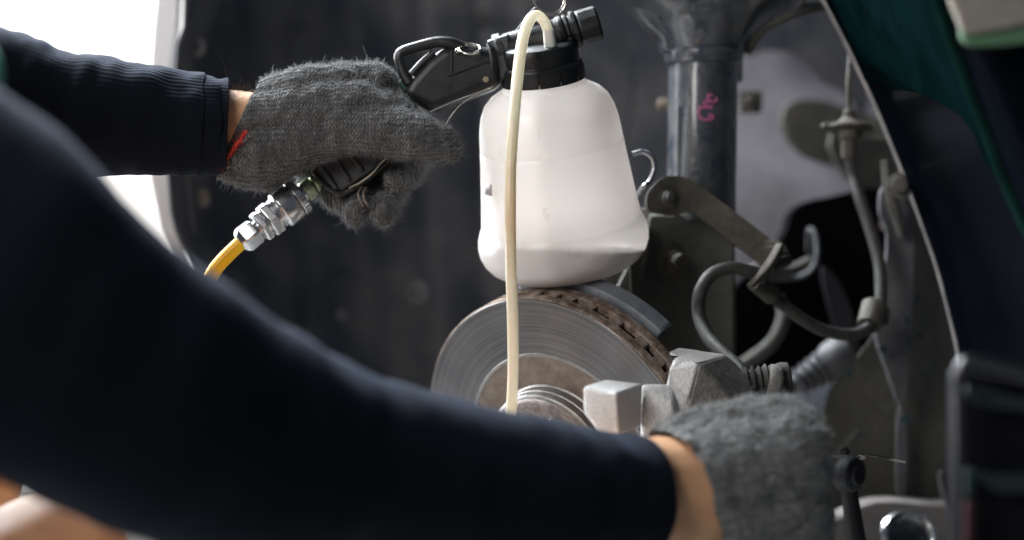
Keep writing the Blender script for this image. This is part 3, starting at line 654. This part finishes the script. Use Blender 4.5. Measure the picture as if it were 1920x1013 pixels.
prism("reflection_border", smoothpoly([(1806,54),(1815,80),(1850,86),(1940,78),(2000,60),(2000,30),(1940,44),(1860,60)],3), -.415, .016, mat("pale_green_border", (.07,.15,.08), .9), tw, bevel=.003)
tr = thing("framed_reflection", "blurred reflections at the lower right, built as a chrome-framed box with teal panels", "framed reflection", (P(1880,1010,-.52).x, -.52, 0))  # blurred reflections modelled as a dark framed box
tube("reflection_frame", [P(1797,1100,-.52),P(1796,900,-.52),P(1795,740,-.52),P(1797,700,-.52),P(1812,680,-.52),P(1850,682,-.52),P(1920,700,-.52),P(2000,720,-.52)], [5,5,6,8,9,10,11,11], mat("reflection_chrome", (.09,.09,.095), .35, metal=1), tr)
prism("reflection_case", [(1802,695),(2010,735),(2010,1120),(1802,1120)], -.49, .05, mat("reflection_black", (.004,.004,.006), .6, spec=.1), tr, bevel=.004)
M_tp = mat("teal_panel", (.001,.012,.011), .6)
prism("teal_panel", smoothpoly([(1812,722),(1900,745),(2000,760),(2000,780),(1900,770),(1830,758)],2), -.502, .005, M_tp, tr)
prism("teal_panel", [(1812,888),(2000,888),(2000,925),(1870,925),(1845,905),(1812,905)], -.502, .005, M_tp, tr)
prism("teal_panel", [(1810,880),(1828,880),(1824,930),(1812,930)], -.505, .005, mat("teal_panel_b", (.002,.022,.02), .5), tr)
prism("red_panel", [(1810,940),(1828,945),(1820,1060),(1808,1060)], -.505, .005, M_red, tr)
tube("curved_lever", [P(1766,884,-.3),P(1770,915,-.3),P(1782,960,-.3),P(1795,1020,-.33)], [9,10,9,8], M_black, tr, flat=.5)
tube("lever_edge", [P(1763,884,-.31),P(1764,905,-.31),P(1771,935,-.31)], 3, M_ridge, tr)

# ------------------------------------------------------------------ hanger hook behind the bottle
hk = tube("steel_hook", [P(1186,290,.05),P(1205,285,.05),P(1222,295,.05),P(1227,315,.05),P(1218,340,.05),P(1203,355,.05),P(1170,400,.1),P(1140,470,.1),P(1120,530,.09),P(1112,560,.09)], 5, M_chrome)
hk['label'] = "bent steel wire hook sticking out behind the white bottle"; hk['category'] = "hook"

# ------------------------------------------------------------------ vacuum brake bleeder
bl = thing("brake_bleeder", "black hand-held brake bleeder gun with its white translucent fluid bottle and clear tube", "brake bleeder", P(1019,150,0))
upv = Vector((-.13*.96, -.27, .985*.96)).normalized()
BM = frame(P(1019,150,0), upv)
k_ = 1/.955
body = [(0,0)]
outer = [(79,6),(79,-6),(80,-12),(90,-17),(105,-26),(118,-40),(127,-60),(132,-82),(135,-108),(136,-120),(135,-123),(137,-126),(139,-150),(147,-222),(153,-272),(154,-276),(156.5,-279),(162,-296),(164,-310),(162.5,-326),(156,-342),(145,-356),(129,-367),(108,-374),(85,-378),(0,-379)]
bt = lathe("bottle", [(r, h) for r, h in outer], BM, M_bottle, bl, 128)
# fluid inside, level surface
def fluid():
    n = 64; V = []; F = []; top = P(1019,466,0).z
    rows = [(148,-268),(156,-300),(155,-322),(149,-338),(136,-352),(121,-362),(100,-369),(2,-373)]
    prof = [(140,-200)]+rows
    loop = []
    for i in range(n):
        a = 2*math.pi*i/n; col = []
        # intersect the wall with the level plane
        best = None
        for s_ in range(200):
            h = -150-s_*1.1; r = 136+(-h-130)*.135; r = min(r, 155)
            w = BM @ Vector((r*U*math.cos(a), r*U*math.sin(a), h*U))
            if w.z <= top or s_ == 199: best = (r, h); break
        r0, h0 = best; col.append((r0, h0))
        for r, h in rows: col.append((r if h < h0 else r0, min(h, h0-1)))
        loop.append([BM @ Vector((r*U*math.cos(a), r*U*math.sin(a), h*U)) for r, h in col])
    k = len(loop[0]); V = [v for c in loop for v in c]
    for i in range(n):
        j = (i+1) % n
        for q in range(k-1): F.append((i*k+q, j*k+q, j*k+q+1, i*k+q+1))
    F.append(tuple(i*k for i in range(n))[::-1]); F.append(tuple(i*k+k-1 for i in range(n)))
    return mk("brake_fluid", V, F, M_fluid, bt)
fluid()
def onbottle(a, h, r): return BM @ Vector((r*U*math.cos(a), r*U*math.sin(a), h*U))
for a0, w_ in ((-1.75, .035), (-2.35, .03)):
    tube("embossed_rib", [onbottle(a0+.14, -300, 158.5), onbottle(a0+.05,-297,158.6), onbottle(a0,-306,159.5), onbottle(a0-.005,-335,155.3), onbottle(a0,-354,144)], 2.0, M_bottle, bt, seg=8)
V=[]; 
for a in (-2.72,-2.66,-2.6,-2.54):
    for h in (-168,-190): V.append(onbottle(a, h, 136+(-h-130)*.135-0+3.6))
mk("label_mark", V, [(2*i,2*i+1,2*i+3,2*i+2) for i in range(3)], mat("faded_print", (.42,.38,.38), .6), bt, solid=.0004)
ld = lathe("lid", [(60,-4),(74,-4),(77,-2),(78,28),(75,32),(71.5,33),(72,36),(72,58),(69,66),(60,70),(0,71)], BM, M_black, bl, 96, bevel=.0006)
blk = None
for i in range(12):
    a = 2*math.pi*(i+.3)/12; Mb = BM @ Matrix.Rotation(a, 4, 'Z')
    if blk is None:
        V = []; F = []; 
        for j in range(7):
            t = (j/6-.5)*.5
            for r in (76, 79.5):
                for h in (-2, 26): V.append(Vector((r*U*math.cos(t), r*U*math.sin(t), h*U)))
        for j in range(6):
            b0 = 4*j; b1 = 4*j+4; F += [(b0+2,b0+3,b1+3,b1+2),(b0+3,b0+1,b1+1,b1+3),(b0,b0+2,b1+2,b1)]
        F += [(0,1,3,2),(24,26,27,25)]
        blk = mk("lid_grip_block", V, F, M_black, ld, M=Mb)
    else:
        q = blk.copy(); put(q, ld, Mb)
ax = (P(1080,55,0)-P(930,100,0)).normalized()
vb = lathe("valve_body", [(34,0),(37,4),(37,16),(33,20),(32,120),(36,126),(36,134),(28,138),(28,148)], frame(P(930,102,0), ax), M_black, bl, 40, bevel=.0008)
hull("valve_block", [(912,76,-.012),(955,62,-.016),(960,140,-.02),(938,156,-.018),(920,110,-.018),(912,76,.012),(955,62,.016),(960,140,.02),(938,156,.018)], M_black, vb, bevel=.003)
hull("lid_bridge", [(950,72,-.012),(1075,36,-.01),(1080,110,-.02),(945,145,-.022),(950,72,.014),(1075,36,.014),(1080,110,.02),(945,145,.02)], M_black, vb, bevel=.004)
hull("hanging_lug", [(963,62,-.003),(997,18,-.003),(1004,13,-.003),(1013,20,-.003),(1020,52,-.003),(963,62,.004),(997,18,.004),(1004,13,.004),(1013,20,.004),(1020,52,.004)], M_black, vb, bevel=.001)
kb = lathe("valve_knob", [(24,-14),(33,-12),(34,-6),(30,-4),(30,0),(36,2),(36,10),(33,12),(31,14),(33,16),(33,50),(30,54),(0,54)], frame(P(1072,57,0), ax), M_black, vb, 10, bevel=.0012)
ring("split_ring", P(1029,-2,0), 30, 1.8, M_wire, bl, (.25,-1,.3))
ring("split_ring", P(1031,0,.002), 31, 1.8, M_wire, bl, (.3,-1,.25))
hp = [P(1034,112,-.03),P(1032,90,-.032),P(1028,62,-.034),P(1020,40,-.036),P(1005,29,-.04),P(991,42,-.048),P(979,80,-.06),P(970,150,-.08),P(963,230,-.095),P(958,310,-.1),P(957,400,-.105),P(958,500,-.105),P(961,600,-.1),P(962,690,-.09),P(958,778,-.08),P(952,860,-.07)]
tube("clear_hose", hp, [9.5,9.5,9.6,9.6,9.8,10.3,10.6,10.6,10.2,10,10,10,10,10,9.6,9.6], M_tube, bl, seg=24)
lathe("hose_sleeve", [(10.5,0),(11.6,4),(11.4,30),(10.9,36),(10.8,50)], frame(P(1034,106,-.03),P(1029,62,-.034)-P(1034,106,-.03)), mat("cloudy_sleeve", (.62,.64,.58), .3, sss=.3), bl, 20, bevel=.0004)
lathe("barb_nut", [(15,0),(15,8),(12,9)], frame(P(1034,112,-.03), upv), M_chrome, bl, 6, bevel=.0004)
lathe("barb_seat", [(24,0),(24,3),(17,6)], frame(P(1034,114,-.026), upv), M_black, bl, 24, bevel=.0004)
# gun arm
gb = prism("gun_body", [(938,100),(912,88),(870,84),(832,86),(800,112),(766,150),(750,178),(812,209),(870,188),(942,158),(944,130)], -.021, .042, M_black, bl, bevel=.010, seg=6)
cyl("gun_barrel", P(935,112,0), P(840,108,0), 22, M_black, gb)
tube("barrel_ring", [P(915,82,-.02),P(921,100,-.026),P(923,122,-.027),P(925,145,-.025)], 4, M_black, gb, seg=8)
tube("body_bead", [P(925,112,-.0215),P(880,128,-.0215),P(840,143,-.0215)], 2, M_black, gb, seg=6)
tube("body_bead", [P(847,96,-.0215),P(847,120,-.0215),P(845,142,-.0215)], 1.6, M_black, gb, seg=6)
hkp = [P(868,92,-.012),P(845,82,-.014),P(818,80,-.014),P(785,88,-.014),P(757,97,-.014),P(749,106,-.014),P(752,122,-.014),P(758,140,-.014),P(768,156,-.014)]
tube("belt_hook", hkp, [13,12,11,11,11,11,10,10,11], M_black, gb, seg=12)
tube("hook_bar", [P(772,140,-.012),P(790,120,-.013),P(814,99,-.013)], 7.5, M_black, gb, seg=10)
hull("hook_web", [(775,142,-.01),(805,108,-.01),(830,92,-.01),(838,100,-.01),(790,150,-.01),(775,142,.006),(805,108,.006),(830,92,.006),(838,100,.006),(790,150,.006)], M_black, gb, bevel=.001)
ring("pin_ring", P(879,91,-.022), 21, 1.8, M_wire, bl, (.0,-.52,.85))
ring("pin_ring", P(881,93,-.023), 20, 1.8, M_wire, bl, (.05,-.5,.87))
cyl("ring_eye", P(856,96,-.02), P(856,96,-.026), 4, M_wire, gb, seg=12)
cyl("brass_pin", P(911,149,-.018), P(911,149,-.0225), 5.5, M_brass, gb, seg=20, bevel=.0003)
hull("green_collar", [(733,166,-.014),(756,144,-.014),(786,178,-.014),(770,200,-.014),(733,166,.014),(756,144,.014),(786,178,.014),(770,200,.014)], M_green, gb, bevel=.002)
cyl("collar_band", P(748,188,0), P(762,176,0), 36, M_black, gb, seg=32)
M_grip = mat("grip_rubber", (.032,.036,.042), .45, col2=(.045,.048,.052), noise_scale=60)
gr = hull("grip", [(742,160,-.015),(785,200,-.015),(735,290,-.016),(700,322,-.016),(640,362,-.014),(612,352,-.014),(583,322,-.012),(742,160,.015),(785,200,.015),(735,290,.016),(700,322,.016),(640,362,.014),(612,352,.014),(583,322,.012)], M_grip, bl, bevel=.004, seg=4)
for i in range(6):
    x, y = 603+25*i, 312-15*i
    tube("grip_rib", [P(x,y,-.016),P(x+13,y+20,-.0175),P(x+27,y+42-i*2,-.017)], 4.5, M_grip, gr, seg=8, n=4)
tube("grip_rim", [P(588,322,-.012),P(606,342,-.014),P(626,358,-.015),P(648,362,-.015),P(690,335,-.016),P(730,300,-.016),P(745,270,-.016)], 5, M_black, gr, seg=8)
tube("trigger_lever", [P(655,353,-.017),P(676,342,-.02),P(698,325,-.021),P(714,306,-.02),P(732,288,-.018),P(760,262,-.01)], 3.4, mat("worn_steel_strip", (.55,.55,.48), .35, metal=.8), bl, seg=8, flat=.6)
for dx in (0, 9):
    tube("lever_spring", [P(677+dx,352,-.03),P(672+dx,362,-.038),P(674+dx,374,-.04),P(681+dx,386,-.034)], 2.4, mat("dull_spring", (.22,.19,.15), .45, metal=.7), bl, seg=8)
lathe("air_stem", [(12,0),(12,16),(17,18),(17,24),(12,26),(12,34)], frame(P(607,332,0), P(450,457,-.02)-P(607,332,0)), M_zinc, bl, 20, bevel=.0004)
th = thing("wire_thread", "two thin pale threads hanging between the gloved thumb and the gun", "thread", P(860,200,-.02))
tube("thread_strand", [P(806,210,-.022),P(850,190,-.024),P(890,175,-.022),P(925,162,-.02)], .8, M_wire, th, seg=5)
tube("thread_strand", [P(836,233,-.03),P(846,216,-.03),P(866,194,-.028),P(893,176,-.024),P(920,165,-.02)], .9, M_wire, th, seg=5)

# ------------------------------------------------------------------ yellow air hose with its quick coupler
ah = thing("air_hose", "yellow air hose with a plated quick coupler plugged into the gun grip", "air hose", P(448,458,-.02))
ca = P(607,332,0); cd = (P(448,458,-.022)-ca).normalized(); CM = frame(ca, cd)
def at_(d): return frame(ca+cd*d*.87*U, cd) @ Matrix.Diagonal((1,1,.87,1))
lathe("plug_nut", [(19,0),(22,2),(22,22),(19,24)], at_(32), M_zinc, ah, 6, bevel=.0006)
lathe("plug_neck", [(17,0),(17,12)], at_(55), M_chrome, ah, 24)
kc = lathe("knurled_collar", [(28,0),(35,2),(36,4),(36,18),(34,20)], at_(62), M_chrome, ah, 60, bevel=.0004)
for i in range(30):
    a = 2*math.pi*i/30; M2 = at_(73) @ Matrix.Rotation(a, 4, 'Z')
    V = [Vector((x*U,y*U,z*U)) for x in (35.5,37.2) for y in (-1.6,1.6) for z in (-6,6)]
    mk("knurl_tooth", V, [(0,1,3,2),(4,6,7,5),(0,4,5,1),(2,3,7,6),(0,2,6,4),(1,5,7,3)], M_chrome, kc, M=M2, smooth=False)
lathe("coupler_sleeve", [(33,0),(36,1),(37,3),(37,36),(35,39),(33,40),(31,42),(31,46)], at_(83), M_chrome, ah, 48, bevel=.0004)
lathe("coupler_neck", [(30,0),(30,12)], at_(124), M_chrome, ah, 40)
lathe("coupler_hex", [(30,0),(36,3),(36,22),(33,26)], at_(134), M_chrome, ah, 6, bevel=.0012)
lathe("coupler_step", [(28,0),(28,8)], at_(158), M_chrome, ah, 32)
lathe("thin_hex", [(30,0),(33,2),(33,14),(29,17)], at_(163), M_chrome, ah, 6, bevel=.001)
lathe("coupler_thread", [(17,0),(17,14)], at_(178), M_chrome, ah, 24)
lathe("hose_nut", [(24,0),(28,3),(28,34),(24,40),(17,46)], at_(186), M_chrome, ah, 6, bevel=.0016)
e0 = ca+cd*194*U
tube("hose_line", [e0, P(434,472,-.022), P(410,497,-.024), P(394,522,-.026), P(383,552,-.03), P(378,600,-.035), P(378,700,-.05), P(400,850,-.06), P(440,1000,-.05), P(460,1200,0)], 13.5, M_yellow, ah, seg=24)

# ------------------------------------------------------------------ the mechanic
pe = thing("person", "mechanic in a dark long-sleeved shirt and fuzzy grey knit gloves holding the bleeder gun", "person", (P(-300,500,-.3).x, -.35, 0))
# body: chest, arms to the wrists and hands, folded legs, one skin
sh = (-430, 60, -.30)
body_caps = [
  [(-420,150,-.32,250),(-420,600,-.42,230),(-380,900,-.42,230)],
  [(-330,120,-.12,90),(-60,175,-.07,92),(200,215,-.04,84),(400,234,-.02,73),(452,238,-.015,70),(520,240,-.01,60),(620,230,-.01,45)],
  [(-360,250,-.55,170),(-100,480,-.58,165),(200,740,-.50,150),(700,890,-.40,120),(1050,935,-.30,112),(1200,936,-.265,118),(1270,932,-.25,117),(1330,930,-.25,104),(1420,930,-.24,70),(1470,920,-.23,50)],
  [(-450,1050,-.4,190),(-60,1150,-.36,150),(90,1090,-.3,170),(110,1300,-.28,130),(80,1700,-.25,90)],
  [(-430,1000,-.25,170),(-120,930,-.12,80),(-20,905,-.1,66),(-60,1000,-.1,60)],
]
body = blob("body", body_caps, M_skin, pe, voxel=.005, smooth=12)
# near sleeve and chest of the shirt
sl = sleeve("shirt_sleeve", [(-560,200,-.62,330),(-330,350,-.62,340),(-90,520,-.62,335),(195,695,-.58,262),(440,822,-.50,228),(700,886,-.43,170),(950,922,-.36,143),(1090,934,-.31,128),(1180,938,-.275,123)], M_shirt, pe, wr=.0028, seed=3)
fs = sleeve("shirt_sleeve", [(-420,110,-.16,190),(-200,150,-.12,165),(0,196,-.08,134),(120,212,-.06,117),(230,222,-.045,104),(330,230,-.03,95),(375,234,-.025,92),(382,234,-.025,88),(400,235,-.022,88),(426,236,-.02,87)], M_shirt, pe, n=20, seg=128, wr=.0048, seed=9, rib=1, ribfrom=.2)
blob("shirt_body", [[(-430,120,-.34,300),(-450,600,-.42,300),(-430,850,-.42,280)],[(-430,120,-.34,240),(-330,160,-.16,190)],[(-430,150,-.4,300),(-420,280,-.6,310)],[(-440,850,-.34,230),(-450,900,-.08,230)]], M_shirt, pe, voxel=.008, smooth=10, axis=((-400,0,-.4),(-400,600,-.4)))  # last chain is unseen, added to shade the knee from window_light
tube("green_trim", [P(-40,60,-.5),P(-16,100,-.55),P(-8,140,-.56),P(-20,190,-.56)], [14,14,14,12], mat("mint_trim", (.12,.4,.27), .8), pe, flat=.5)
# left glove on the gun
ga = [
  [(400,225,-.02,44),(478,202,-.02,46),(560,176,-.022,50),(640,164,-.02,46),(700,156,-.012,38),(718,160,-.005,30)],
  [(400,240,-.02,66),(470,235,-.02,66),(560,215,-.03,66),(660,212,-.03,66),(735,222,-.03,48)],
  [(390,275,-.022,48),(448,280,-.022,52),(500,285,-.03,62),(580,254,-.036,56),(660,238,-.036,49)],
  [(390,300,-.02,30),(428,306,-.02,33),(460,318,-.022,34),(500,315,-.022,42)],
  [(640,238,-.042,50),(720,246,-.05,48),(780,258,-.052,47),(818,270,-.05,40),(834,280,-.048,30)],
]
fingers = [
  [(700,150,.012,30),(760,220,.035,30),(782,290,.035,28),(766,330,.005,27),(742,340,-.012,24)],
  [(690,170,.02,32),(740,280,.045,30),(740,350,.03,28),(724,385,.0,27),(716,402,-.02,25)],
  [(650,200,.02,34),(690,300,.04,30),(694,360,.03,27),(676,392,.0,25),(664,405,-.022,23)],
  [(560,250,.02,40),(590,330,.03,32),(632,372,.02,24),(668,398,.01,22)],
]
palmfar = [[(520,250,.0,50),(600,300,.02,45),(640,330,.03,36)]]
gl = blob("glove", ga+fingers+palmfar, M_glove, pe, voxel=.0016, smooth=5, axis=((450,240,-.01),(800,240,-.02)), R=.042, disp=.0026, dscale=70, cut=((450,238,-.02), (.91,.06,-.41)))
fuzz("loose_fibres", gl, 9000, .0032, M_fuzz, gl, comb=(.3,0,0), lift=.9, radius=.0001)
def notgun(p): return np.ones(len(p), bool)
fuzz("glove_fibres", gl, 120000, .0023, M_fuzz, gl, comb=(.6,0,-.15), lift=.7, radius=.00013)
# cuff roll with red yarn
tube("red_yarn", [P(462+rng.normal(0,1)-.72*t*9, 246+9*t+rng.normal(0,1), -.066+.0035*t) for t in range(9)], [2.2,3,2.4,3.2,2.6,3.1,2.5,3.2,2.4], M_redyarn, gl, seg=8)
for y_ in [q for q in bpy.data.objects if q.name.startswith('red_yarn')]: fuzz("yarn_fibres", y_, 700, .0018, mat_fuzz("red_fibre", (.45,.05,.04)), y_, comb=(0,0,0), lift=.8, radius=.0002)
# right glove by the caliper
gb2 = [
  [(1180,930,-.27,120),(1270,925,-.26,120),(1360,905,-.25,118),(1450,880,-.24,110),(1466,850,-.24,88)],
  [(1180,960,-.27,110),(1265,960,-.26,112),(1360,1000,-.25,125),(1450,980,-.24,112)],
  [(1180,880,-.25,64),(1245,862,-.24,62),(1310,822,-.23,56),(1400,797,-.23,52),(1465,787,-.23,46),(1490,792,-.225,38)],
  [(1475,850,-.24,50),(1482,920,-.24,48),(1468,1000,-.24,56)],
]
fg2 = [
  [(1470,805,-.21,40),(1492,830,-.19,32),(1500,880,-.16,32),(1440,900,-.15,30)],
  [(1478,865,-.21,42),(1492,895,-.19,32),(1490,940,-.16,32),(1430,960,-.15,30)],
  [(1478,935,-.21,42),(1488,965,-.19,32),(1480,1010,-.16,32),(1420,1020,-.15,30)],
  [(1480,1010,-.2,40),(1490,1040,-.18,32),(1460,1080,-.15,30),(1410,1090,-.15,28)],
  [(1330,1020,-.2,50),(1400,1100,-.18,38),(1450,1120,-.16,32)],
]
M_glove2 = mat_knit("pale_grey_cotton_knit", (.035,.036,.038), (.26,.265,.265))
M_fuzz2 = mat_fuzz("pale_grey_wool_fibre", (.28,.285,.285))
g2 = blob("glove", gb2+fg2, M_glove2, pe, voxel=.002, smooth=10, axis=((1260,940,-.2),(1540,900,-.2)), R=.05, disp=.0028, dscale=75, cut=((1270,930,-.25), (.87,.4,.22)))
fuzz("glove_fibres", g2, 90000, .0027, M_fuzz2, g2, comb=(.5,0,.1), lift=.5, radius=.00018)
# lint on the sleeve edges and hairs on the wrist
fuzz("sleeve_lint", fs, 5000, .0022, M_lint, fs, comb=(.3,0,0), lift=.9, radius=.00008)
zt = P(450,178,0).z
fuzz("wrist_hair", body, 260000, .0065, M_bodyhair, body, comb=(.8,0,.2), lift=.8, radius=.00013, keep=lambda p: (p[:,0] > P(425,0,0).x) & (p[:,0] < P(492,0,0).x) & (p[:,2] > zt))

for o_, l_ in ((gl, "grey knit glove gripping the bleeder gun, red yarn at its cuff"), (g2, "paler grey glove reaching to the brake caliper"), (sl, "near sleeve crossing the foreground, out of focus"), (fs, "far sleeve with a ribbed cuff")): o_['label'] = l_
